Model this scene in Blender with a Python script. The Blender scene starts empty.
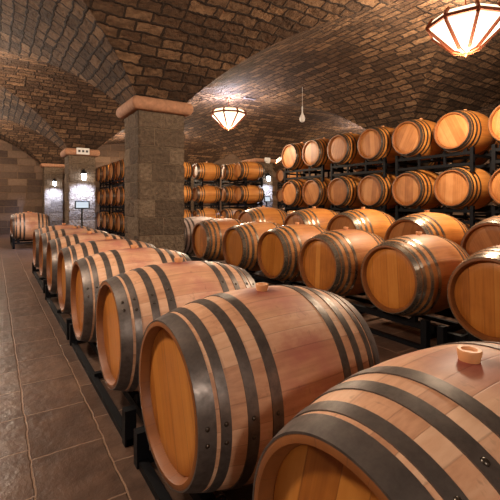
import bpy, bmesh, math, random
from mathutils import Vector, noise
random.seed(7)
PI = math.pi
sc = bpy.context.scene
COL = sc.collection
TH = math.radians(33.0)
CAM_H = 1.2

# ---------------------------------------------------------------- helpers
def srgb(r, g, b):
    f = lambda c: ((c/255+0.055)/1.055)**2.4 if c > 10 else c/255/12.92
    return (f(r), f(g), f(b), 1)

def link(name, me, mat=None, parent=None):
    o = bpy.data.objects.new(name, me)
    COL.objects.link(o)
    if mat is not None:
        me.materials.append(mat)
    if parent is not None:
        o.parent = parent
    return o

def mesh_of(bm, name, smooth=False, angle=None):
    bmesh.ops.recalc_face_normals(bm, faces=bm.faces)
    me = bpy.data.meshes.new(name)
    bm.to_mesh(me); bm.free()
    if smooth:
        for p in me.polygons: p.use_smooth = True
        if angle is not None:
            me.set_sharp_from_angle(angle=math.radians(angle))
    return me

def empty(name, loc, label, cat, group=None, rz=0):
    o = bpy.data.objects.new(name, None)
    COL.objects.link(o)
    o.location = loc; o.rotation_euler = (0, 0, rz)
    o.empty_display_size = 0.1
    tag(o, label, cat, group)
    return o

def tag(o, label, cat, group=None):
    o['label'] = label; o['category'] = cat
    if group: o['group'] = group

def structure(o):
    o['kind'] = 'structure'
    return o

def add_box(bm, x0, x1, y0, y1, z0, z1):
    v = [bm.verts.new((x, y, z)) for z in (z0, z1) for y in (y0, y1) for x in (x0, x1)]
    for f in ((0, 1, 3, 2), (4, 6, 7, 5), (0, 4, 5, 1), (2, 3, 7, 6), (0, 2, 6, 4), (1, 5, 7, 3)):
        bm.faces.new([v[i] for i in f])

def add_bar(bm, a, b, w):
    a, b = Vector(a), Vector(b)
    d = (b-a).normalized()
    up = Vector((0, 0, 1)) if abs(d.z) < 0.9 else Vector((1, 0, 0))
    s = d.cross(up).normalized()*w/2; t = s.cross(d).normalized()*w/2
    v = [bm.verts.new(p+i*s+j*t) for p in (a, b) for i, j in ((-1, -1), (1, -1), (1, 1), (-1, 1))]
    for f in ((0, 1, 2, 3), (7, 6, 5, 4), (0, 4, 5, 1), (1, 5, 6, 2), (2, 6, 7, 3), (3, 7, 4, 0)):
        bm.faces.new([v[i] for i in f])

def add_lathe(bm, prof, n, axis='z', cap=True, center=(0, 0, 0), closed=False):
    """revolve (pos, radius) pairs around an axis"""
    cx, cy, cz = center
    rings = []
    for p, r in prof:
        ring = []
        for i in range(n):
            a = 2*PI*i/n
            if axis == 'x': co = (cx+p, cy+r*math.sin(a), cz+r*math.cos(a))
            elif axis == 'y': co = (cx+r*math.sin(a), cy+p, cz+r*math.cos(a))
            else: co = (cx+r*math.cos(a), cy+r*math.sin(a), cz+p)
            ring.append(bm.verts.new(co))
        rings.append(ring)
    m = len(rings)
    for k in range(m if closed else m-1):
        A, B = rings[k], rings[(k+1) % m]
        for i in range(n):
            bm.faces.new((A[i], A[(i+1) % n], B[(i+1) % n], B[i]))
    if cap and not closed:
        bm.faces.new(rings[0]); bm.faces.new(rings[-1])

def box_obj(name, mat, parent, *boxes, bevel=0.0):
    bm = bmesh.new()
    for b in boxes: add_box(bm, *b)
    if bevel:
        bmesh.ops.bevel(bm, geom=bm.edges[:], offset=bevel, segments=2, affect='EDGES', profile=0.5)
    return link(name, mesh_of(bm, name), mat, parent)

# ---------------------------------------------------------------- materials
class NT:
    def __init__(s, name):
        s.m = bpy.data.materials.new(name); s.m.use_nodes = True
        s.t = s.m.node_tree; s.t.nodes.clear()
        s.out = s.n('ShaderNodeOutputMaterial')
    def n(s, kind, **kw):
        nd = s.t.nodes.new(kind)
        for k, v in kw.items(): setattr(nd, k, v)
        return nd
    def set(s, sock, v):
        if hasattr(v, 'links') or isinstance(v, bpy.types.NodeSocket): s.t.links.new(v, sock)
        else: sock.default_value = v
    def math(s, op, a, b=0.0, c=0.0, clamp=False):
        nd = s.n('ShaderNodeMath', operation=op, use_clamp=clamp)
        s.set(nd.inputs[0], a); s.set(nd.inputs[1], b); s.set(nd.inputs[2], c)
        return nd.outputs[0]
    def vec(s, x, y, z):
        nd = s.n('ShaderNodeCombineXYZ')
        for i, v in enumerate((x, y, z)): s.set(nd.inputs[i], v)
        return nd.outputs[0]
    def noise(s, v, scale, detail=4, rough=0.55):
        nd = s.n('ShaderNodeTexNoise')
        s.set(nd.inputs['Vector'], v); nd.inputs['Scale'].default_value = scale
        nd.inputs['Detail'].default_value = detail; nd.inputs['Roughness'].default_value = rough
        return nd.outputs['Fac']
    def ramp(s, f, *stops):
        nd = s.n('ShaderNodeValToRGB')
        e = nd.color_ramp.elements
        while len(e) < len(stops): e.new(0.5)
        for el, (p, c) in zip(e, stops):
            el.position = p; el.color = c if len(c) == 4 else (*c, 1)
        s.set(nd.inputs[0], f)
        return nd.outputs[0]
    def mr(s, v, a, b, c=0.0, d=1.0):
        nd = s.n('ShaderNodeMapRange', clamp=True)
        s.set(nd.inputs[0], v)
        for i, q in enumerate((a, b, c, d)): s.set(nd.inputs[i+1], q)
        return nd.outputs[0]
    def mix(s, f, a, b, mode='MIX'):
        nd = s.n('ShaderNodeMix', data_type='RGBA', blend_type=mode)
        s.set(nd.inputs[0], f); s.set(nd.inputs[6], a); s.set(nd.inputs[7], b)
        return nd.outputs[2]
    def bsdf(s, color, rough=0.5, metal=0.0, bump=None, strength=0.5, dist=0.01, spec=None, coat=0.0):
        b = s.n('ShaderNodeBsdfPrincipled')
        s.set(b.inputs['Base Color'], color); s.set(b.inputs['Roughness'], rough)
        s.set(b.inputs['Metallic'], metal)
        if spec is not None: b.inputs['Specular IOR Level'].default_value = spec
        if coat: b.inputs['Coat Weight'].default_value = coat; b.inputs['Coat Roughness'].default_value = 0.3
        if bump is not None:
            bp = s.n('ShaderNodeBump')
            bp.inputs['Strength'].default_value = strength; bp.inputs['Distance'].default_value = dist
            s.set(bp.inputs['Height'], bump); s.t.links.new(bp.outputs[0], b.inputs['Normal'])
        s.t.links.new(b.outputs[0], s.out.inputs['Surface'])
        return s.m

def gray(v): return (v, v, v, 1)

def wood_staves(name, lo, mid, hi, stain):
    """oak staves along local X, seams round the girth, wine stains round the bung"""
    t = NT(name)
    tc = t.n('ShaderNodeTexCoord'); oi = t.n('ShaderNodeObjectInfo')
    sp = t.n('ShaderNodeSeparateXYZ'); t.t.links.new(tc.outputs['Object'], sp.inputs[0])
    x, y, z = sp.outputs
    rnd = t.math('MULTIPLY', oi.outputs['Random'], 37.0)
    ang = t.math('MULTIPLY', t.math('ARCTAN2', y, z), 26/(2*PI))
    # uneven stave widths
    ang = t.math('ADD', ang, t.math('MULTIPLY', t.math('SINE', t.math('ADD', t.math('MULTIPLY', ang, 1.7), rnd)), 0.25))
    wn = t.n('ShaderNodeTexWhiteNoise', noise_dimensions='2D')
    t.set(wn.inputs['Vector'], t.vec(t.math('FLOOR', ang), rnd, 0.0))
    fr = t.math('FRACT', ang)
    seam = t.mr(t.math('MINIMUM', fr, t.math('SUBTRACT', 1.0, fr)), 0.0, 0.035)
    off = t.math('ADD', x, t.math('MULTIPLY', wn.outputs['Value'], 9.0))
    grain = t.noise(t.vec(t.math('MULTIPLY', off, 1.2), t.math('MULTIPLY', y, 26.0), t.math('MULTIPLY', z, 26.0)), 2.0, 5, 0.6)
    blot = t.noise(t.vec(t.math('ADD', x, rnd), y, z), 4.0, 4, 0.6)
    f = t.math('ADD', t.math('MULTIPLY', wn.outputs['Value'], 0.22), t.math('ADD', t.math('MULTIPLY', grain, 0.42), t.math('MULTIPLY', blot, 0.38)))
    col = t.ramp(f, (0.28, lo), (0.5, mid), (0.72, hi))
    ax = t.math('ABSOLUTE', x)
    aa = t.math('ABSOLUTE', t.math('ARCTAN2', y, z))
    # wine: broad rosy band over the bilge and a strong blot round the bung
    bn = t.noise(t.vec(t.math('ADD', x, rnd), t.math('MULTIPLY', y, 1.5), t.math('MULTIPLY', z, 1.5)), 5.0, 5, 0.65)
    band = t.math('MULTIPLY', t.mr(ax, 0.20, 0.05), t.mr(bn, 0.40, 0.64))
    band = t.math('MULTIPLY', band, stain)
    col = t.mix(band, col, srgb(186, 116, 102))
    d = t.math('SQRT', t.math('ADD', t.math('POWER', t.math('MULTIPLY', x, 7.0), 2.0), t.math('POWER', t.math('MULTIPLY', aa, 3.4), 2.0)))
    d = t.math('ADD', d, t.math('MULTIPLY', t.math('SUBTRACT', bn, 0.5), 1.6))
    blotm = t.math('MULTIPLY', t.mr(d, 1.15, 0.25), min(1.0, stain*1.2))
    col = t.mix(blotm, col, srgb(126, 44, 38))
    # small knocks and scuffs
    sc_ = t.noise(t.vec(t.math('MULTIPLY', x, 2.0), t.math('ADD', y, rnd), z), 16.0, 3, 0.7)
    col = t.mix(t.math('MULTIPLY', t.mr(sc_, 0.62, 0.75), 0.35), col, srgb(92, 55, 36))
    rr = t.math('SQRT', t.math('ADD', t.math('MULTIPLY', y, y), t.math('MULTIPLY', z, z)))
    endg = t.math('MULTIPLY', t.mr(ax, 0.375, 0.378), t.mr(t.math('ADD', rr, t.math('MULTIPLY', t.mr(ax, 0.4435, 0.4445), -0.05)), 0.279, 0.277))
    col = t.mix(endg, col, t.ramp(blot, (0.3, srgb(112, 64, 30)), (0.7, srgb(152, 92, 44))))
    col = t.mix(t.math('SUBTRACT', 1.0, seam), col, t.mix(0.3, col, srgb(70, 36, 20)))
    bump = t.math('ADD', t.math('MULTIPLY', grain, 0.25), t.math('MULTIPLY', seam, 0.6))
    return t.bsdf(col, t.mr(blot, 0.3, 0.7, 0.44, 0.58), 0.0, bump, 0.25, 0.003, spec=0.42)

def wood_head(name, lo, mid, hi):
    t = NT(name)
    tc = t.n('ShaderNodeTexCoord'); oi = t.n('ShaderNodeObjectInfo')
    sp = t.n('ShaderNodeSeparateXYZ'); t.t.links.new(tc.outputs['Object'], sp.inputs[0])
    x, y, z = sp.outputs
    rnd = t.math('MULTIPLY', oi.outputs['Random'], 53.0)
    k = t.math('ADD', t.math('MULTIPLY', y, 10.5), rnd)
    k = t.math('ADD', k, t.math('MULTIPLY', t.math('SINE', t.math('MULTIPLY', k, 1.9)), 0.2))
    wn = t.n('ShaderNodeTexWhiteNoise', noise_dimensions='2D')
    t.set(wn.inputs['Vector'], t.vec(t.math('FLOOR', k), rnd, 0.0))
    fr = t.math('FRACT', k)
    seam = t.mr(t.math('MINIMUM', fr, t.math('SUBTRACT', 1.0, fr)), 0.0, 0.03)
    zz = t.math('ADD', z, t.math('MULTIPLY', wn.outputs['Value'], 11.0))
    grain = t.noise(t.vec(t.math('MULTIPLY', y, 30.0), t.math('MULTIPLY', zz, 1.6), rnd), 2.0, 5, 0.6)
    blot = t.noise(t.vec(y, z, rnd), 5.0, 3, 0.6)
    f = t.math('ADD', t.math('MULTIPLY', wn.outputs['Value'], 0.32), t.math('ADD', t.math('MULTIPLY', grain, 0.38), t.math('MULTIPLY', blot, 0.3)))
    col = t.ramp(f, (0.3, lo), (0.5, mid), (0.72, hi))
    col = t.mix(t.math('SUBTRACT', 1.0, seam), col, t.mix(0.45, col, srgb(80, 42, 18)))
    return t.bsdf(col, 0.46, 0.0, t.math('ADD', t.math('MULTIPLY', grain, 0.3), seam), 0.2, 0.002, spec=0.42)

def steel_hoop(name, a, b, rough):
    t = NT(name)
    tc = t.n('ShaderNodeTexCoord'); oi = t.n('ShaderNodeObjectInfo')
    va = t.n('ShaderNodeVectorMath', operation='ADD')
    t.t.links.new(tc.outputs['Object'], va.inputs[0]); t.t.links.new(oi.outputs['Random'], va.inputs[1])
    n = t.noise(va.outputs[0], 22.0, 5, 0.65)
    col = t.ramp(n, (0.3, a), (0.7, b))
    return t.bsdf(col, t.mr(n, 0.35, 0.7, rough+0.1, rough-0.04), 0.7, n, 0.12, 0.002)

def plain(name, c, rough=0.5, metal=0.0, nz=0.12, scale=20.0, spec=None):
    t = NT(name)
    tc = t.n('ShaderNodeTexCoord')
    n = t.noise(tc.outputs['Object'], scale, 4)
    d = tuple(v*(1-nz) for v in c[:3])+(1,); e = tuple(min(1, v*(1+nz)) for v in c[:3])+(1,)
    return t.bsdf(t.ramp(n, (0.3, d), (0.7, e)), rough, metal, n, 0.08, 0.003, spec=spec)

def emit(name, c, strength):
    t = NT(name)
    e = t.n('ShaderNodeEmission')
    e.inputs[0].default_value = c; e.inputs[1].default_value = strength
    t.t.links.new(e.outputs[0], t.out.inputs['Surface'])
    return t.m

def masonry(name, w, h, cols, mortar, msize, bump, dist, warp=0.03, rough=0.85, scale2=9.0, off=0.5, spec=0.25, mottle=0.5):
    """stone courses laid out in the surface's own metric UVs"""
    t = NT(name)
    uv = t.n('ShaderNodeUVMap')
    wob = t.n('ShaderNodeTexNoise'); wob.inputs['Scale'].default_value = 3.2; wob.inputs['Detail'].default_value = 3
    t.t.links.new(uv.outputs[0], wob.inputs['Vector'])
    vs = t.n('ShaderNodeVectorMath', operation='SUBTRACT'); t.t.links.new(wob.outputs['Color'], vs.inputs[0]); vs.inputs[1].default_value = (0.5, 0.5, 0.5)
    vm = t.n('ShaderNodeVectorMath', operation='SCALE'); t.t.links.new(vs.outputs[0], vm.inputs[0]); vm.inputs['Scale'].default_value = warp*2.5
    va = t.n('ShaderNodeVectorMath', operation='ADD'); t.t.links.new(uv.outputs[0], va.inputs[0]); t.t.links.new(vm.outputs[0], va.inputs[1])
    w2 = t.n('ShaderNodeTexNoise'); w2.inputs['Scale'].default_value = 15.0; w2.inputs['Detail'].default_value = 3
    t.t.links.new(uv.outputs[0], w2.inputs['Vector'])
    vs2 = t.n('ShaderNodeVectorMath', operation='SUBTRACT'); t.t.links.new(w2.outputs['Color'], vs2.inputs[0]); vs2.inputs[1].default_value = (0.5, 0.5, 0.5)
    vm2 = t.n('ShaderNodeVectorMath', operation='SCALE'); t.t.links.new(vs2.outputs[0], vm2.inputs[0]); vm2.inputs['Scale'].default_value = warp*1.6
    va2 = t.n('ShaderNodeVectorMath', operation='ADD'); t.t.links.new(va.outputs[0], va2.inputs[0]); t.t.links.new(vm2.outputs[0], va2.inputs[1])
    va = va2
    br = t.n('ShaderNodeTexBrick', offset=off, squash=0.8, squash_frequency=3)
    t.t.links.new(va.outputs[0], br.inputs['Vector'])
    br.inputs['Color1'].default_value = gray(0); br.inputs['Color2'].default_value = gray(1); br.inputs['Mortar'].default_value = gray(0.5)
    br.inputs['Scale'].default_value = 1.0; br.inputs['Mortar Size'].default_value = msize
    br.inputs['Mortar Smooth'].default_value = 0.6; br.inputs['Bias'].default_value = 0.0
    br.inputs['Brick Width'].default_value = w; br.inputs['Row Height'].default_value = h
    n1 = t.noise(uv.outputs[0], scale2, 6, 0.65)
    n2 = t.noise(uv.outputs[0], 1.1, 3)
    bw = t.n('ShaderNodeRGBToBW'); t.t.links.new(br.outputs['Color'], bw.inputs[0])
    f = t.math('ADD', t.math('MULTIPLY', bw.outputs[0], 1-mottle), t.math('ADD', t.math('MULTIPLY', n1, mottle*0.7), t.math('MULTIPLY', n2, mottle*0.3)))
    col = t.ramp(f, *cols)
    col = t.mix(br.outputs['Fac'], col, mortar)
    n3 = t.noise(uv.outputs[0], scale2*0.45, 3, 0.5)
    hgt = t.math('ADD', t.math('ADD', t.math('SUBTRACT', 1.0, br.outputs['Fac']), t.math('MULTIPLY', n3, 0.9)), t.math('ADD', t.math('MULTIPLY', n1, 0.9), t.math('MULTIPLY', bw.outputs[0], 0.45)))
    return t.bsdf(col, rough, 0.0, hgt, bump, dist, spec=spec)

M = {}
M['rosy'] = wood_staves('oak staves rosy', srgb(174, 122, 90), srgb(214, 162, 126), srgb(232, 190, 156), 0.75)
M['amber'] = wood_staves('oak staves amber', srgb(146, 88, 46), srgb(186, 122, 68), srgb(208, 148, 90), 0.28)
M['gold'] = wood_staves('oak staves golden', srgb(160, 96, 42), srgb(198, 128, 58), srgb(216, 150, 78), 0.08)
M['pale'] = wood_staves('oak staves paled for bluish light', srgb(170, 146, 136), srgb(202, 180, 170), srgb(220, 200, 190), 0.3)  # pale lilac tone puts the bluish light on this barrel into its wood colour
M['head_amber'] = wood_head('oak head amber', srgb(150, 86, 30), srgb(190, 116, 44), srgb(206, 136, 60))
M['head_gold'] = wood_head('oak head golden', srgb(142, 86, 42), srgb(176, 115, 62), srgb(194, 136, 84))
M['hoop'] = steel_hoop('weathered hoop steel', srgb(92, 84, 80), srgb(128, 118, 112), 0.40)
M['hoop_bright'] = steel_hoop('galvanised hoop steel', srgb(116, 105, 94), srgb(156, 143, 126), 0.25)
M['hoop_dark'] = steel_hoop('dark hoop steel', srgb(66, 58, 52), srgb(98, 88, 78), 0.36)
M['rivet'] = plain('rivet steel', srgb(96, 88, 80), 0.35, 0.9)
M['bung'] = plain('silicone bung', srgb(222, 156, 104), 0.5, 0, 0.06)
M['rack'] = plain('black rack paint', srgb(8, 8, 12), 0.6, 0.0, 0.25, 30, 0.18)
M['capital'] = plain('dressed sandstone', srgb(158, 112, 82), 0.8, 0, 0.25, 16)
M['vault'] = masonry('vault rubble stone', 0.34, 0.145,
    ((0.25, srgb(46, 32, 23)), (0.5, srgb(88, 64, 45)), (0.76, srgb(144, 110, 80))), srgb(50, 36, 26), 0.018, 1.0, 0.10, warp=0.034, mottle=0.72, scale2=11.0)
M['block'] = masonry('pillar granite blocks', 0.46, 0.25,
    ((0.25, srgb(58, 46, 37)), (0.5, srgb(106, 88, 71)), (0.75, srgb(152, 130, 106))), srgb(136, 114, 92), 0.008, 1.0, 0.07, warp=0.010, scale2=20.0, mottle=0.8)
M['wall'] = masonry('wall granite blocks', 0.62, 0.27,
    ((0.2, srgb(60, 46, 39)), (0.5, srgb(96, 76, 62)), (0.8, srgb(130, 104, 84))), srgb(112, 88, 66), 0.012, 0.8, 0.03, warp=0.012, scale2=12.0)
M['floor'] = masonry('slate floor slabs', 0.44, 0.31,
    ((0.25, srgb(52, 38, 31)), (0.5, srgb(88, 66, 54)), (0.75, srgb(128, 100, 82))), srgb(136, 108, 88), 0.006, 0.7, 0.014, warp=0.010, rough=0.34, mottle=0.85, scale2=7.0, spec=0.4)
M['copper'] = plain('copper lamp frame', srgb(120, 62, 38), 0.4, 0.6)
M['black_iron'] = plain('black iron', srgb(20, 20, 22), 0.5, 0.3)
M['white_plastic'] = plain('white plastic', srgb(216, 210, 204), 0.5, 0, 0.03)
M['dark_mark'] = plain('dark print', srgb(60, 56, 58), 0.6)
M['grey_plate'] = plain('grey metal plate', srgb(120, 112, 112), 0.5, 0.5)
M['glass_warm'] = emit('lit cream glass', (1.0, 0.82, 0.60, 1), 3.2)
M['glass_band'] = emit('lit amber glass band', (1.0, 0.74, 0.48, 1), 2.4)
M['glass_cool'] = emit('lit lantern glass', (0.86, 0.92, 1.0, 1), 22.0)
M['screen'] = emit('lit screen', (0.82, 0.90, 1.0, 1), 0.8)

# ---------------------------------------------------------------- the room
PW = 0.68
UB = [(-3.66, 1.66), (2.34, 7.66), (8.34, 13.66)]
VB = [(-5.96, -0.64), (0.04, 5.36), (6.04, 11.36), (12.04, 17.36)]
ZS, RISE = 2.64, 1.23
HALF = 2.66
RAD = (HALF*HALF+RISE*RISE)/(2*RISE)
PHI = math.asin(HALF/RAD)
def arch(d):                      # height over the springing at distance d from the crown line
    return math.sqrt(max(0, RAD*RAD-d*d))-(RAD-RISE)

def build_ceiling():
    bm = bmesh.new(); uvl = bm.loops.layers.uv.new('UVMap')
    def relief(co, n, a):
        return co
    def grid(fn, nu, nv):
        P = [[fn(i/nu, j/nv) for j in range(nv+1)] for i in range(nu+1)]
        V = [[bm.verts.new(p[0]) for p in row] for row in P]
        for i in range(nu):
            for j in range(nv):
                ids = ((i, j), (i+1, j), (i+1, j+1), (i, j+1))
                if len({tuple(round(c, 5) for c in P[a][b][0]) for a, b in ids}) < 4:
                    keep = []; seen = set()
                    for q in ids:
                        k = tuple(round(c, 5) for c in P[q[0]][q[1]][0])
                        if k not in seen: seen.add(k); keep.append(q)
                    ids = keep
                if len(ids) < 3: continue
                f = bm.faces.new([V[a][b] for a, b in ids])
                f.smooth = True
                for l, (a, b) in zip(f.loops, ids): l[uvl].uv = P[a][b][1]
    bay = 0
    for u0, u1 in UB:
        for v0, v1 in VB:
            cu, cv = (u0+u1)/2, (v0+v1)/2
            for sgn in (-1, 1):
                def web_u(s, w, sgn=sgn):          # courses along u
                    a = PHI*(2*s-1); d = RAD*math.sin(a)
                    u = cu+sgn*(abs(d)+(HALF-abs(d))*w); v = cv+d
                    return (u, v, ZS+arch(d)), (u+sgn*0.13, RAD*a+0.07)
                def web_v(s, w, sgn=sgn):          # courses along v
                    a = PHI*(2*s-1); d = RAD*math.sin(a)
                    v = cv+sgn*(abs(d)+(HALF-abs(d))*w); u = cu+d
                    return (u, v, ZS+arch(d)), (v+sgn*0.13, RAD*a+0.07)
                grid(web_u, 40, 16); grid(web_v, 40, 16)
    def strip_v(u0, u1, va, vb):
        cu = (u0+u1)/2
        def fn(s, w):
            a = PHI*(2*s-1); v = va+(vb-va)*w; d = RAD*math.sin(a)
            return (cu+d, v, ZS+arch(abs(d))), (v+0.13, RAD*a+0.07)
        grid(fn, 40, 3)
    def strip_u(v0, v1, ua, ub):
        cv = (v0+v1)/2
        def fn(s, w):
            a = PHI*(2*s-1); u = ua+(ub-ua)*w; d = RAD*math.sin(a)
            return (u, cv+d, ZS+arch(abs(d))), (u+0.13, RAD*a+0.07)
        grid(fn, 40, 3)
    for u0, u1 in UB:
        for k in range(len(VB)-1): strip_v(u0, u1, VB[k][1], VB[k+1][0])
        strip_v(u0, u1, VB[-1][1], VB[-1][1]+0.6)
    for v0, v1 in VB:
        for k in range(len(UB)-1): strip_u(v0, v1, UB[k][1], UB[k+1][0])
    bmesh.ops.remove_doubles(bm, verts=bm.verts, dist=1e-4)
    me = mesh_of(bm, 'ceiling')
    o = link('ceiling', me, M['vault'])
    return structure(o)
build_ceiling()

def quad_wall(name, pts, uvs, mat, thick):
    bm = bmesh.new(); uvl = bm.loops.layers.uv.new('UVMap')
    vs = [bm.verts.new(p) for p in pts]
    f = bm.faces.new(vs)
    for l, q in zip(f.loops, uvs): l[uvl].uv = q
    r = bmesh.ops.extrude_face_region(bm, geom=[f])
    bmesh.ops.translate(bm, verts=[e for e in r['geom'] if isinstance(e, bmesh.types.BMVert)], vec=thick)
    return structure(link(name, mesh_of(bm, name), mat))
UL, UR, VF, VE = -3.66, 13.66, -5.96, 17.92
WT = 4.2
quad_wall('floor', [(UL-.3, VF-.3, 0), (UR+.3, VF-.3, 0), (UR+.3, VE+.3, 0), (UL-.3, VE+.3, 0)],
          [(VF, UL), (VF, UR), (VE, UR), (VE, UL)], M['floor'], (0, 0, -0.1))
quad_wall('wall_back', [(UL-.3, VE, 0), (UR+.3, VE, 0), (UR+.3, VE, WT), (UL-.3, VE, WT)],
          [(UL, 0), (UR, 0), (UR, WT), (UL, WT)], M['wall'], (0, 0.2, 0))
quad_wall('wall_front', [(UL-.3, VF, 0), (UR+.3, VF, 0), (UR+.3, VF, WT), (UL-.3, VF, WT)],
          [(UL, 0), (UR, 0), (UR, WT), (UL, WT)], M['wall'], (0, -0.2, 0))
quad_wall('wall_left', [(UL, VF, 0), (UL, VE, 0), (UL, VE, WT), (UL, VF, WT)],
          [(VF, 0), (VE, 0), (VE, WT), (VF, WT)], M['wall'], (-0.2, 0, 0))
quad_wall('wall_right', [(UR, VF, 0), (UR, VE, 0), (UR, VE, WT), (UR, VF, WT)],
          [(VF, 0), (VE, 0), (VE, WT), (VF, WT)], M['wall'], (0.2, 0, 0))

# ---------------------------------------------------------------- pillars
CAP0, CAP1 = 2.48, 2.66
def shaft_mesh():
    bm = bmesh.new(); uvl = bm.loops.layers.uv.new('UVMap')
    h = PW/2; nz, ns = 62, 16
    per = [(-h, -h), (h, -h), (h, h), (-h, h)]
    ring = []
    for k in range(4):
        a, b = Vector((*per[k], 0)), Vector((*per[(k+1) % 4], 0))
        for i in range(ns): ring.append((a.lerp(b, i/ns), k*PW+PW*i/ns, k))
    n = len(ring)
    cors = 0.25
    V = []
    for j in range(nz+1):
        z = CAP0*j/nz
        row = []
        for p, s, k in ring:
            q = Vector((p.x, p.y, z))
            course = math.floor(z/cors)
            fz = (z/cors) % 1.0
            edge = min(fz, 1-fz)
            sx = (s+(0.23 if course % 2 else 0)) % 0.46
            ex = min(sx, 0.46-sx)/0.46
            cell = Vector((math.floor((s+(0.23 if course % 2 else 0))/0.46)*3.1, course*5.7, k*2.0))
            amp = 0.012*noise.noise(q*9)+0.009*noise.noise(q*22)+0.010*noise.noise(cell)
            amp -= 0.012*max(0, 1-edge/0.09)+0.008*max(0, 1-ex/0.05)
            d = Vector((p.x, p.y, 0)).normalized()
            row.append(bm.verts.new(q+d*amp))
        V.append(row)
    for j in range(nz):
        for i in range(n):
            f = bm.faces.new((V[j][i], V[j][(i+1) % n], V[j+1][(i+1) % n], V[j+1][i]))
            s0, s1 = ring[i][1], ring[i][1]+PW/ns
            z0, z1 = CAP0*j/nz, CAP0*(j+1)/nz
            for l, q in zip(f.loops, ((s0, z0), (s1, z0), (s1, z1), (s0, z1))): l[uvl].uv = q
            f.smooth = True
    bm.faces.new(V[-1]); bm.faces.new(V[0])
    return mesh_of(bm, 'pillar_shaft')
def capital_mesh():
    bm = bmesh.new()
    h = PW/2; H = CAP1-CAP0
    prof = [(0.01, 0.0)]
    for i in range(13):
        a = -PI/2+PI*i/12
        prof.append((0.045+0.06*math.cos(a), H/2+H/2*math.sin(a)))
    prof.append((0.0, H))
    rows = []
    for e, z in prof:
        w = h+e; row = []
        r = 0.03
        for cx, cy, a0 in ((w-r, w-r, 0), (-w+r, w-r, PI/2), (-w+r, -w+r, PI), (w-r, -w+r, 3*PI/2)):
            for i in range(4):
                a = a0+PI/2*i/3
                row.append(bm.verts.new((cx+r*math.cos(a), cy+r*math.sin(a), z)))
        rows.append(row)
    for A, B in zip(rows, rows[1:]):
        for i in range(len(A)): bm.faces.new((A[i], A[(i+1) % len(A)], B[(i+1) % len(A)], B[i]))
    bm.faces.new(rows[0]); bm.faces.new(rows[-1])
    return mesh_of(bm, 'pillar_capital', True, 50)
SH, CA = shaft_mesh(), capital_mesh()
SH.materials.append(M['block']); CA.materials.append(M['capital'])
PILL = {
    (0, 1): 'big square granite pillar with sandstone capital standing between the front and middle barrel rows',
    (0, 2): 'granite pillar holding a lantern and a white sign with dark marks on its capital',
    (0, 3): 'granite pillar standing against the end wall with a lantern on its face',
    (1, 2): 'distant granite pillar with lantern and plain white box beside the tall rack',
    (1, 3): 'granite pillar against the end wall beyond the far hanging lamp',
    (0, 0): 'granite pillar beside the near end of the front row, toward the middle row',
    (1, 0): 'granite pillar beyond the near end of the tall rack',
    (1, 1): 'granite pillar hidden behind the tall three-tier barrel rack',
}
for i, u in enumerate((2.0, 8.0)):
    for j, v in enumerate((-0.30, 5.70, 11.70, 17.70)):
        if (i, j) not in PILL: continue
        p = empty('stone_pillar', (u, v, 0), PILL[(i, j)], 'pillar', 'stone pillars')
        up = 0.15 if (i, j) in ((0, 3), (1, 2)) else 0.0
        for nm, me, z in (('shaft', SH, 0), ('capital', CA, CAP0)):
            o = bpy.data.objects.new(nm, me); COL.objects.link(o); o.parent = p; o.location = (0, 0, z+(up if z else 0)); o.scale = (1, 1, 1 if z else (CAP0+up)/CAP0)

# ---------------------------------------------------------------- barrels
L, RB, RE = 0.89, 0.372, 0.296
def rad(x):
    q = abs(2*x/L)
    return RB-(RB-RE)*(0.72*q**2+0.28*q**3)
def body_mesh(n=72):
    bm = bmesh.new()
    prof = [(-L/2+0.055, RE-0.034), (-L/2+0.012, RE-0.026), (-L/2, RE-0.020), (-L/2, RE-0.004)]
    N = 26
    for i in range(N+1):
        x = -L/2+L*i/N
        if i == 0: x += 0.004
        if i == N: x -= 0.004
        prof.append((x, rad(x)))
    prof += [(L/2, RE-0.004), (L/2, RE-0.020), (L/2-0.012, RE-0.026), (L/2-0.055, RE-0.034)]
    add_lathe(bm, prof, n, 'x', cap=False)
    return mesh_of(bm, 'barrel_body', True, 40)
def head_mesh(n=64):
    bm = bmesh.new()
    add_lathe(bm, [(-L/2+0.036, RE-0.096), (-L/2+0.036, RE-0.038), (-L/2+0.040, RE-0.0315), (-L/2+0.056, RE-0.0315)], n, 'x', cap=True)
    return mesh_of(bm, 'barrel_head', True, 40)
def hoop_mesh(a, b, n=72):
    bm = bmesh.new(); t = 0.0035
    prof = []
    K = 3
    for i in range(K+1):
        x = a+(b-a)*i/K; prof.append((x, rad(x)+t))
    for i in range(K+1):
        x = b-(b-a)*i/K; prof.append((x, rad(x)-0.002))
    add_lathe(bm, prof, n, 'x', closed=True)
    return mesh_of(bm, 'barrel_hoop', True, 40)
def rivet_mesh(x):
    """one domed rivet at the top of the girth; turned round X when placed"""
    bm = bmesh.new()
    add_lathe(bm, [(0, 0.0085), (0.003, 0.0075), (0.005, 0.004)], 10, 'z', center=(x, 0, rad(x)+0.003))
    return mesh_of(bm, 'hoop_rivet', True, 60)
def bung_mesh():
    bm = bmesh.new()
    add_lathe(bm, [(-0.02, 0.022), (0.004, 0.025), (0.022, 0.029), (0.027, 0.027), (0.027, 0.019), (0.021, 0.016)], 24, 'z', center=(0, 0, RB))
    return mesh_of(bm, 'barrel_bung', True, 45)
BODY, HEAD, BUNG = body_mesh(), head_mesh(), bung_mesh()
LAY = {'A': [(0.0, 0.056), (0.070, 0.104), (0.160, 0.200), (0.250, 0.292)],
       'B': [(0.0, 0.046), (0.056, 0.086), (0.128, 0.160), (0.212, 0.244)]}
HOOPS = {k: [(-L/2+a, -L/2+b) for a, b in v]+[(L/2-b, L/2-a) for a, b in v] for k, v in LAY.items()}
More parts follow.
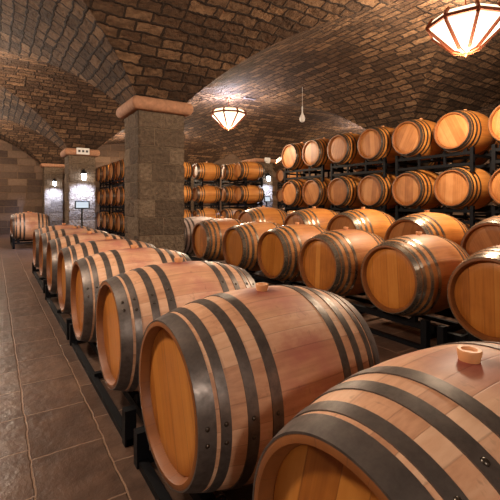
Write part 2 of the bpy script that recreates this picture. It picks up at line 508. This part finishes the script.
HM = {k: [hoop_mesh(a, b) for a, b in v] for k, v in HOOPS.items()}
RM = [rivet_mesh((a+b)/2) for a, b in HOOPS['A']]
for m in RM: m.materials.append(M['rivet'])
BUNG.materials.append(M['bung'])

SLIM = {}
def slim_set():
    global L, RB, RE
    keep = (L, RB, RE); L, RB, RE = 0.90, 0.308, 0.240
    SLIM.update(L=L, RB=RB, body=body_mesh(48), head=head_mesh(40), bung=bung_mesh(),
                hoops=[hoop_mesh(-L/2+a, -L/2+b, 48) for a, b in LAY['B']]+[hoop_mesh(L/2-b, L/2-a, 48) for a, b in LAY['B']])
    SLIM['bung'].materials.append(M['bung'])
    L, RB, RE = keep
KINDS = {}
def make_kind(key, lay, staves, head, hoop, rivets):
    KINDS[key] = dict(
        body=BODY.copy(), head=HEAD.copy(), hoops=[m.copy() for m in HM[lay]], rivets=rivets)
    KINDS[key]['body'].materials.append(M[staves]); KINDS[key]['head'].materials.append(M[head])
    for m in KINDS[key]['hoops']: m.materials.append(M[hoop])
make_kind('rosy', 'A', 'rosy', 'head_amber', 'hoop', True)
make_kind('amber', 'B', 'amber', 'head_amber', 'hoop_bright', False)
make_kind('gold', 'B', 'gold', 'head_gold', 'hoop_bright', False)
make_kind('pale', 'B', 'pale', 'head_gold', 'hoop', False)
make_kind('rackgold', 'B', 'gold', 'head_gold', 'hoop_dark', False)
slim_set()
KINDS['slim'] = dict(body=SLIM['body'], head=SLIM['head'], hoops=SLIM['hoops'], bung=SLIM['bung'], L=SLIM['L'], RB=SLIM['RB'])
SLIM['body'].materials.append(M['gold']); SLIM['head'].materials.append(M['head_gold'])
for m in SLIM['hoops']: m.materials.append(M['hoop_dark'])

NB = [0]
def barrel(kind, u, v, zc, label, group, rz=0.0, roll=None, rivet=None):
    """u = position of the near head's rim, v = across the row, zc = height of the axis"""
    k = KINDS[kind]
    L = k.get('L', 0.89); RB = k.get('RB', 0.372)
    rnd = random.Random(NB[0]*13+5); NB[0] += 1
    cx = u+L/2*math.cos(rz); cy = v+L/2*math.sin(rz)
    root = empty('wine_barrel', (cx, cy, zc-RB), label, 'barrel', group, rz)
    if roll is None: roll = rnd.uniform(-0.05, 0.05)
    def part(nm, me, parent=root, loc=(0, 0, RB), rot=(0, 0, 0)):
        o = bpy.data.objects.new(nm, me); COL.objects.link(o); o.parent = parent
        if parent is root:
            o.location = loc; o.rotation_euler = rot
        return o
    rr = (roll, 0, 0)
    part('staves', k['body'], rot=rr)
    part('barrel_head', k['head'], rot=(rnd.uniform(-0.5, 0.5), 0, 0))
    part('barrel_head', k['head'], rot=(rnd.uniform(-0.5, 0.5), 0, PI))
    for i, m in enumerate(k['hoops']):
        h = part('hoop', m, rot=rr)
        if rivet is not None:
            for da in (-0.09, 0.09):
                part('rivet', RM[i], parent=h).rotation_euler = (-(rivet+da+0.03*rnd.uniform(-1, 1)), 0, 0)
    part('bung', k.get('bung', BUNG), rot=rr)
    return root

ORD = ['first', 'second', 'third', 'fourth', 'fifth', 'sixth', 'seventh', 'eighth', 'ninth']
# front row
R1 = [0.53, 1.44, 2.339, 3.28, 4.151, 5.163, 6.298, 7.379]
R1U = [0.545, 0.543, 0.544, 0.537, 0.543, 0.546, 0.562, 0.562]
R1Z = [0.44, 0.448, 0.455, 0.455, 0.46, 0.46, 0.46, 0.46]
for k, v in enumerate(R1):
    lab = 'large rosy oak barrel with riveted hoops at the very near end of the front row' if k == 0 else \
          ('large rosy oak barrel with wine-stained bung, second from the near end of the front row' if k == 1 else
           f'rosy oak barrel with dark hoops, {ORD[k]} from the near end of the front row' if k < 7 else
           'rosy oak barrel at the far end of the front row')
    barrel('rosy', R1U[k], v, R1Z[k], lab, 'barrels of the front row', roll=(0.05 if k == 1 else None), rz=(0.01 if k == 1 else 0.0), rivet=((-0.62, -1.5, -0.9, -1.2)[k] if k < 4 else None))
# middle row
R2 = [7.06, 6.08, 4.97, 4.035, 3.18, 2.27, 1.42]
R2Z = [0.57, 0.57, 0.552, 0.552, 0.533, 0.533, 0.52]
for k, v in enumerate(R2):
    lab = 'oak barrel tinted pale for bluish light, half hidden behind the edge of the big pillar' if k == 0 else \
          f'amber oak barrel of the middle row, {ORD[k-1]} after the pale one by the big pillar'
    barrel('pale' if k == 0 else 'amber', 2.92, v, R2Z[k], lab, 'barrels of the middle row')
# row in front of the tall rack
R3 = [6.375, 4.905, 3.885, 2.87, 1.93]
R3Z = [0.755, 0.748, 0.748, 0.718, 0.718]
for k, v in enumerate(R3):
    barrel('gold', 4.02, v, R3Z[k], f'golden oak barrel, {ORD[k]} from the far end of the row below the tall rack', 'barrels of the row below the tall rack')
# far left pair
for k, v in enumerate((12.45, 13.40)):
    barrel('rosy', 0.42, v, 0.565, ('pinkish oak barrel lying apart on a low rack before the lantern pillars' if k == 0 else
           'oak barrel just behind the pinkish one set apart, on the same low rack'), 'barrels set apart before the lantern pillars')

# ---------------------------------------------------------------- racks
def rack(u0, vs, zc, base, label, group, half=0.38, name='barrel_rack', low=True, off=0.350, pitch=0.93, L=0.89):
    """two-barrel steel rack; vs = rows of the barrels it carries, base = where its posts end"""
    a, b = min(vs)-half, max(vs)+half
    cv = (a+b)/2
    root = empty(name, (u0+L/2, cv, base), label, 'rack', group)
    X0, X1 = -0.31, 0.31
    A, B = a-cv, b-cv
    top = zc-off-base
    def bm_obj(nm, fn):
        bm = bmesh.new(); fn(bm)
        return link(nm, mesh_of(bm, nm), M['rack'], root)
    s = 0.05
    for x in (X0, X1):
        bm_obj('rail', lambda bm: add_box(bm, x-s/2, x+s/2, A, B, top-s, top))
        for y in ((A, B) if not low else ()):
            yy = y+(0.026 if y == A else -0.026)
            bm_obj('leg', lambda bm: add_box(bm, x-0.03, x+0.03, yy-0.026, yy+0.026, 0, top+(0.055 if low else 0.06)))
        for v in vs:
            y = v-cv
            for sg in (-1, 1):
                def wedge(bm, sg=sg, y=y, x=x):
                    p = [(y+sg*0.125, top), (y+sg*0.20, top), (y+sg*0.20, top+0.052), (y+sg*0.175, top+0.044)]
                    v0 = [bm.verts.new((x-0.022, q, z)) for q, z in p]; v1 = [bm.verts.new((x+0.022, q, z)) for q, z in p]
                    bm.faces.new(v0); bm.faces.new(v1)
                    for i in range(4): bm.faces.new((v0[i], v0[(i+1) % 4], v1[(i+1) % 4], v1[i]))
                bm_obj('cradle', wedge)
    if low:
        XL = 0.42                                     # feet stand out under the barrel ends
        for x in (-XL, XL):
            bm_obj('bottom_rail', lambda bm: add_box(bm, x-0.02, x+0.02, A, B, 0.0, 0.035))
            for y in (A+0.026, B-0.026):
                bm_obj('leg', lambda bm: add_box(bm, x-0.028, x+0.028, y-0.026, y+0.026, 0, top+0.07))
        for y in (A+0.026, (A+B)/2, B-0.026):
            zt = top-s
            bm_obj('cross_bar', lambda bm: add_box(bm, -XL, XL, y-0.02, y+0.02, max(0.005, zt-0.04), zt))
    else:
        zl = zc-pitch+off+0.001-base
        for x in (X0, X1):
            bm_obj('bottom_rail', lambda bm: add_box(bm, x-s/2, x+s/2, A, B, zl, zl+s))
            n = 3
            for i in range(1, n):
                y = A+(B-A)*i/n
                bm_obj('upright', lambda bm: add_box(bm, x-0.018, x+0.018, y-0.018, y+0.018, zl+s, top-s))
        for y in (A+0.03, (A+B)/2, B-0.03):
            bm_obj('cross_bar', lambda bm: add_box(bm, X0, X1, y-0.022, y+0.022, top-s-0.04, top-s))
    return root
for i in range(4):
    k = 2*i
    rack(R1U[k], R1[k:k+2], min(R1Z[k:k+2]), 0.0,
         f'low black steel rack under the front row, {("at the very near end", "second from the near end", "third from the near end", "at the far end")[i]}', 'racks under the front row')
for i, (vs, n) in enumerate(((R2[0:2], 'beside the big pillar'), (R2[2:4], 'second from the big pillar'), (R2[4:6], 'third from the big pillar'), (R2[6:7], 'at its near end'))):
    rack(2.92, vs, (0.57, 0.552, 0.533, 0.52)[i], 0.0, f'black steel rack under the middle row, {n}', 'racks under the middle row')
for vs, zc, n in ((R3[0:1], 0.755, 'at its far end'), (R3[1:3], 0.748, 'in its middle'), (R3[3:5], 0.718, 'at its near end')):
    rack(4.02, vs, zc, 0.0, f'black steel rack under the golden barrel row before the tall rack, {n}', 'racks under the row below the tall rack')
rack(0.42, (12.45, 13.40), 0.565, 0.0, 'low black rack carrying the pinkish barrel set apart before the lantern pillars', 'rack of the barrels set apart')

TIER = [0.515, 1.45, 2.382]
TN = ['bottom', 'middle', 'top']
def stack(u, cols, units, desc, group, where, kind, first=0, tiers=(0, 1, 2), skip=()):
    slim = kind == 'slim'
    TIER = [0.73, 1.50, 2.27] if slim else [0.515, 1.45, 2.382]
    for t in tiers:
        for k, v in enumerate(cols):
            if (t, k) in skip: continue
            n = desc(t, k)
            barrel(kind, u, v, TIER[t], n, group)
        for q, un in enumerate(units):
            vs = [cols[i] for i in un]
            pos = 'only' if len(units) == 1 else ('far-end' if q == 0 else ('near-end' if q == len(units)-1 else ('second' if q == 1 and len(units) > 3 else 'third' if len(units) > 3 else 'middle')))
            g = group.replace('barrels', 'steel racks')
            rack(u, vs, TIER[t], 0.0 if t == 0 else TIER[t]-(0.52 if slim else 0.68),
                 (f'black steel rack under the {TN[t]} tier {where}' + ('' if pos == 'only' else f', {pos} unit')), g, half=0.30, low=(t == 0), off=(0.296 if slim else 0.350), pitch=(0.77 if slim else 0.93), L=(0.90 if slim else 0.89))
RV = [7.825, 7.005, 6.155, 5.28, 4.45, 3.61, 2.735]
stack(6.24, RV, [(0, 1), (2, 3), (4, 5), (6,)],
      lambda t, k: f'golden oak barrel, {ORD[k]} from the far end in the {TN[t]} tier of the tall rack',
      'barrels of the tall rack', 'of the tall rack', 'rackgold')
stack(8.56, [7.6, 6.67, 5.74, 4.81, 3.88], [(0, 1), (2, 3), (4,)],
      lambda t, k: f'shadowed barrel behind the tall rack, {TN[t]} tier, {ORD[k]} from the far end',
      'barrels of the rack behind the tall rack', 'behind the tall rack', 'rackgold')
stack(3.60, [16.9, 15.9, 14.9, 13.9], [(0, 1), (2, 3)],
      lambda t, k: f'small distant barrel between screen and big pillar, {TN[t]} tier, {ORD[3-k]} from the pillar',
      'barrels of the far rack between screen and big pillar', 'between the screen and the big pillar', 'rackgold')
stack(4.54, [12.0], [(0,)],
      lambda t, k: f'distant barrel end showing past the lit edge of the big pillar, {TN[t]} tier',
      'barrels of the far rack beside the big pillar', 'just past the big pillar', 'slim')
stack(5.60, [12.0], [(0,)],
      lambda t, k: f'distant golden barrel lying lengthwise beyond the hanging lamp, {TN[t]} tier',
      'barrels of the far rack below the hanging lamp', 'below the far hanging lamp', 'slim')
stack(6.63, [11.93, 10.95], [(0, 1)],
      lambda t, k: f'distant barrel beside the far lantern pillar, {TN[t]} tier, {"behind its neighbour" if k == 0 else "in front of its neighbour"}',
      'barrels of the far rack beside the far lantern pillar', 'beside the far lantern pillar', 'slim')
stack(9.30, [12.2], [(0,)],
      lambda t, k: f'small distant barrel head between the far lantern pillar and the tall rack, {TN[t]} tier',
      'barrels of the far rack behind the far lantern pillar', 'behind the far lantern pillar', 'slim')

# ---------------------------------------------------------------- hanging lamps
def lamp(u, v, label, power=1.0):
    if u < 0 and v < 3: power *= 0.75
    down = {(5.0, 8.7): 0.75, (5.0, 14.7): 1.2, (5.0, -3.3): 2.0}.get((u, v), 1.0)
    up = 0.5 if u < 0 else (0.35 if v < 3 else 0.55)
    zt = ZS+RISE
    root = empty('pendant_lamp', (u, v, 3.06), label, 'lamp', 'hanging lamps')
    n = 8
    def prism(nm, prof, mat, smooth=False):
        bm = bmesh.new(); add_lathe(bm, prof, n, 'z', cap=False)
        return link(nm, mesh_of(bm, nm), mat, root)
    prism('glass_bowl', [(0.05, 0.05), (0.075, 0.14), (0.36, 0.43)], M['glass_warm'])
    prism('glass_band', [(0.36, 0.43), (0.41, 0.445), (0.48, 0.39)], M['glass_band'])
    bm = bmesh.new()
    add_lathe(bm, [(0.375, 0.43), (0.375, 0.465), (0.415, 0.465), (0.415, 0.43)], n, 'z', closed=True)
    link('rim', mesh_of(bm, 'rim'), M['copper'], root)
    for i in range(n):
        a = 2*PI*i/n; c, s = math.cos(a), math.sin(a)
        bm = bmesh.new()
        P = [(0.05, 0.045), (0.145, 0.07), (0.44, 0.36), (0.452, 0.41), (0.39, 0.50)]
        for (r0, z0), (r1, z1) in zip(P, P[1:]):
            add_bar(bm, (r0*c, r0*s, z0), (r1*c, r1*s, z1), 0.034)
        link('rib', mesh_of(bm, 'rib'), M['copper'], root)
    bm = bmesh.new(); add_lathe(bm, [(-0.01, 0.008), (0.005, 0.02), (0.03, 0.035), (0.06, 0.045)], 16, 'z')
    link('finial', mesh_of(bm, 'finial', True, 40), M['copper'], root)
    bm = bmesh.new(); add_lathe(bm, [(0.06, 0.008), (zt-3.06-0.03, 0.008)], 10, 'z')
    link('stem', mesh_of(bm, 'stem', True, 40), M['copper'], root)
    bm = bmesh.new(); add_lathe(bm, [(zt-3.06-0.045, 0.05), (zt-3.06-0.035, 0.075), (zt-3.06, 0.08)], 20, 'z')
    link('ceiling_rose', mesh_of(bm, 'ceiling_rose', True, 40), M['copper'], root)
    # cool uplight standing in the bowl's open top
    d = bpy.data.lights.new('uplight', 'POINT'); d.shadow_soft_size = 0.06
    d.energy = UP*up; d.color = (0.78, 0.80, 1.0) if (u > 0 and v > 5) else (1.0, 0.80, 0.58)
    o = bpy.data.objects.new('uplight', d); COL.objects.link(o); o.parent = root
    o.location = (0, 0, 0.425)
    d = bpy.data.lights.new('bulb', 'POINT'); d.energy = DOWN*power*down; d.color = (1.0, 0.88, 0.76) if v < 0 else ((1.0, 0.82, 0.64) if u < 0 else (1.0, 0.78, 0.55)); d.shadow_soft_size = 0.18
    o = bpy.data.objects.new('bulb', d); COL.objects.link(o); o.parent = root; o.location = (0, 0, -0.20)
UP = 420.0
DOWN = 340.0
LAMPS = [(5.0, 8.7, 'lit cream glass bowl lamp with copper ribs hanging over the far barrel rows'),
         (5.0, 2.7, 'large lit bowl lamp hanging high over the golden barrel row before the tall rack'),
         (-1.0, 2.7, 'lit bowl lamp hanging over the aisle beside the front row'),
         (-1.0, 8.7, 'lit bowl lamp hanging over the aisle before the lantern pillars'),
         (5.0, 14.7, 'distant lit bowl lamp hidden behind the big pillar'),
         (11.0, 8.7, 'lit bowl lamp hanging behind the tall rack'),
         (11.0, 14.7, 'distant lit bowl lamp glowing by the far lantern pillar'),
         (-1.0, 14.7, 'lit bowl lamp hanging before the end wall beyond the aisle'),
         (-1.0, -3.3, 'lit bowl lamp hanging over the aisle before the front wall'),
         (5.0, -3.3, 'lit bowl lamp hanging over the near floor before the front wall')]
for u, v, lab in LAMPS: lamp(u, v, lab)

# ---------------------------------------------------------------- lanterns, signs, screens on the pillars
def lantern(u, v, z, label, energy):
    """v = pillar face; lantern stands off it toward -v"""
    r = empty('wall_lantern', (u, v-0.14, z), label, 'lantern', 'pillar lanterns')
    box_obj('back_plate', M['black_iron'], r, (-0.04, 0.04, 0.115, 0.14, 0.02, 0.22), bevel=0.004)
    bm = bmesh.new()
    add_bar(bm, (0, 0.12, 0.16), (0, 0.05, 0.24), 0.016); add_bar(bm, (0, 0.05, 0.24), (0, 0, 0.22), 0.016)
    link('bracket', mesh_of(bm, 'bracket'), M['black_iron'], r)
    bm = bmesh.new(); add_lathe(bm, [(0.22, 0.012), (0.20, 0.02), (0.12, 0.085), (0.105, 0.085)], 6, 'z')
    link('cap', mesh_of(bm, 'cap'), M['black_iron'], r)
    bm = bmesh.new(); add_lathe(bm, [(-0.06, 0.040), (0.105, 0.066)], 6, 'z')
    link('glass', mesh_of(bm, 'glass'), M['glass_cool'], r)
    bm = bmesh.new(); add_lathe(bm, [(-0.09, 0.01), (-0.075, 0.045), (-0.06, 0.045)], 6, 'z')
    link('base', mesh_of(bm, 'base'), M['black_iron'], r)
    d = bpy.data.lights.new('lantern_bulb', 'SPOT'); d.energy = energy; d.color = (0.42, 0.58, 1.0); d.shadow_soft_size = 0.04
    d.spot_size = math.radians(150); d.spot_blend = 1.0
    o = bpy.data.objects.new('lantern_bulb', d); COL.objects.link(o); o.parent = r; o.location = (0, -0.14, -0.12)
    o.rotation_euler = (math.radians(14), 0, 0)
LE = 300.0
lantern(2.02, 11.36, 1.88, 'lit black lantern above a small screen on the pillar with the marked sign', LE)
lantern(2.02, 17.36, 1.95, 'lit black lantern on the pillar against the end wall', LE)
lantern(8.06, 11.36, 2.03, 'lit black lantern on the distant pillar at the far end of the tall rack', LE*0.8)

s = empty('sign_box', (2.0, 11.25, 2.50), 'white sign box with three dark marks on a pillar capital above a lantern', 'sign')
box_obj('case', M['white_plastic'], s, (-0.16, 0.16, -0.03, 0.03, 0, 0.17), bevel=0.008)
for i in range(3):
    x = -0.095+0.095*i
    box_obj('mark', M['dark_mark'], s, (x-0.028, x+0.028, -0.034, -0.0295, 0.055, 0.115))
s = empty('sign_box', (8.02, 11.25, 2.63), 'plain white box on the pillar capital at the far end of the tall rack', 'box')
box_obj('case', M['white_plastic'], s, (-0.12, 0.12, -0.03, 0.03, 0.02, 0.20), bevel=0.008)
box_obj('lamp_strip', M['white_plastic'], s, (-0.05, 0.11, -0.02, 0.03, -0.03, 0.02), bevel=0.006)

def screen(u, v, z, w, h, label, tilt):
    r = empty('screen_stand', (u, v, 0), label, 'screen')
    bm = bmesh.new(); add_lathe(bm, [(0, 0.16), (0.015, 0.16), (0.03, 0.03)], 24, 'z'); link('base', mesh_of(bm, 'base', True, 40), M['black_iron'], r)
    bm = bmesh.new(); add_lathe(bm, [(0.02, 0.022), (z, 0.022)], 14, 'z'); link('pole', mesh_of(bm, 'pole', True, 40), M['black_iron'], r)
    f = box_obj('case', M['black_iron'], r, (-w/2-0.03, w/2+0.03, -0.03, 0.0, -h/2-0.03, h/2+0.03), bevel=0.006)
    f.location = (0, -0.025, z); f.rotation_euler = (tilt, 0, 0)
    g = box_obj('display', M['screen'], f, (-w/2, w/2, -0.033, -0.028, -h/2, h/2))
screen(1.92, 10.95, 1.16, 0.30, 0.15, 'small upright lit screen on a black stand under the marked sign', 0.0)
screen(7.82, 11.0, 1.34, 0.20, 0.15, 'small tilted lit screen on a stand before the distant pillar by the tall rack', -0.2)

# hanging white sensor and the ceiling plate
r = empty('hanging_microphone', (5.62, 6.57, 2.96), 'small white bulb-shaped device hanging from the vault above the tall rack', 'ceiling device')
bm = bmesh.new(); add_lathe(bm, [(0.0, 0.02), (0.02, 0.05), (0.08, 0.062), (0.14, 0.045), (0.18, 0.022), (0.20, 0.02)], 20, 'z')
link('housing', mesh_of(bm, 'housing', True, 50), M['white_plastic'], r)
bm = bmesh.new(); add_lathe(bm, [(0.19, 0.014), (0.34, 0.014), (0.345, 0.003), (0.76, 0.003)], 10, 'z'); link('rod', mesh_of(bm, 'rod', True, 40), M['white_plastic'], r)
r = empty('ceiling_plate', (5.42, 8.35, ZS+arch(0.35)-0.005), 'small flat grey plate on the lit vault beside the hanging lamp', 'plate')
box_obj('plate', M['grey_plate'], r, (-0.16, 0.16, -0.05, 0.05, -0.02, 0.012), bevel=0.004)

# ---------------------------------------------------------------- world, camera, view
w = bpy.data.worlds.new('cellar'); sc.world = w; w.use_nodes = True
w.node_tree.nodes['Background'].inputs[0].default_value = (0.02, 0.014, 0.01, 1)
w.node_tree.nodes['Background'].inputs[1].default_value = 1.0
cam = bpy.data.cameras.new('camera'); co = bpy.data.objects.new('camera', cam); COL.objects.link(co)
co.location = (0, 0, CAM_H); co.rotation_euler = (PI/2, 0, -TH)
cam.sensor_width = 36; cam.sensor_fit = 'HORIZONTAL'; cam.lens = 36*395/500
cam.shift_y = -46.7/500; cam.clip_start = 0.02; cam.clip_end = 100
sc.camera = co
sc.view_settings.view_transform = 'Standard'; sc.view_settings.look = 'None'
sc.view_settings.exposure = 0.1; sc.view_settings.gamma = 1.0; sc.view_settings.use_curve_mapping = False
sc.cycles.max_bounces = 8
sc.cycles.sample_clamp_indirect = 6
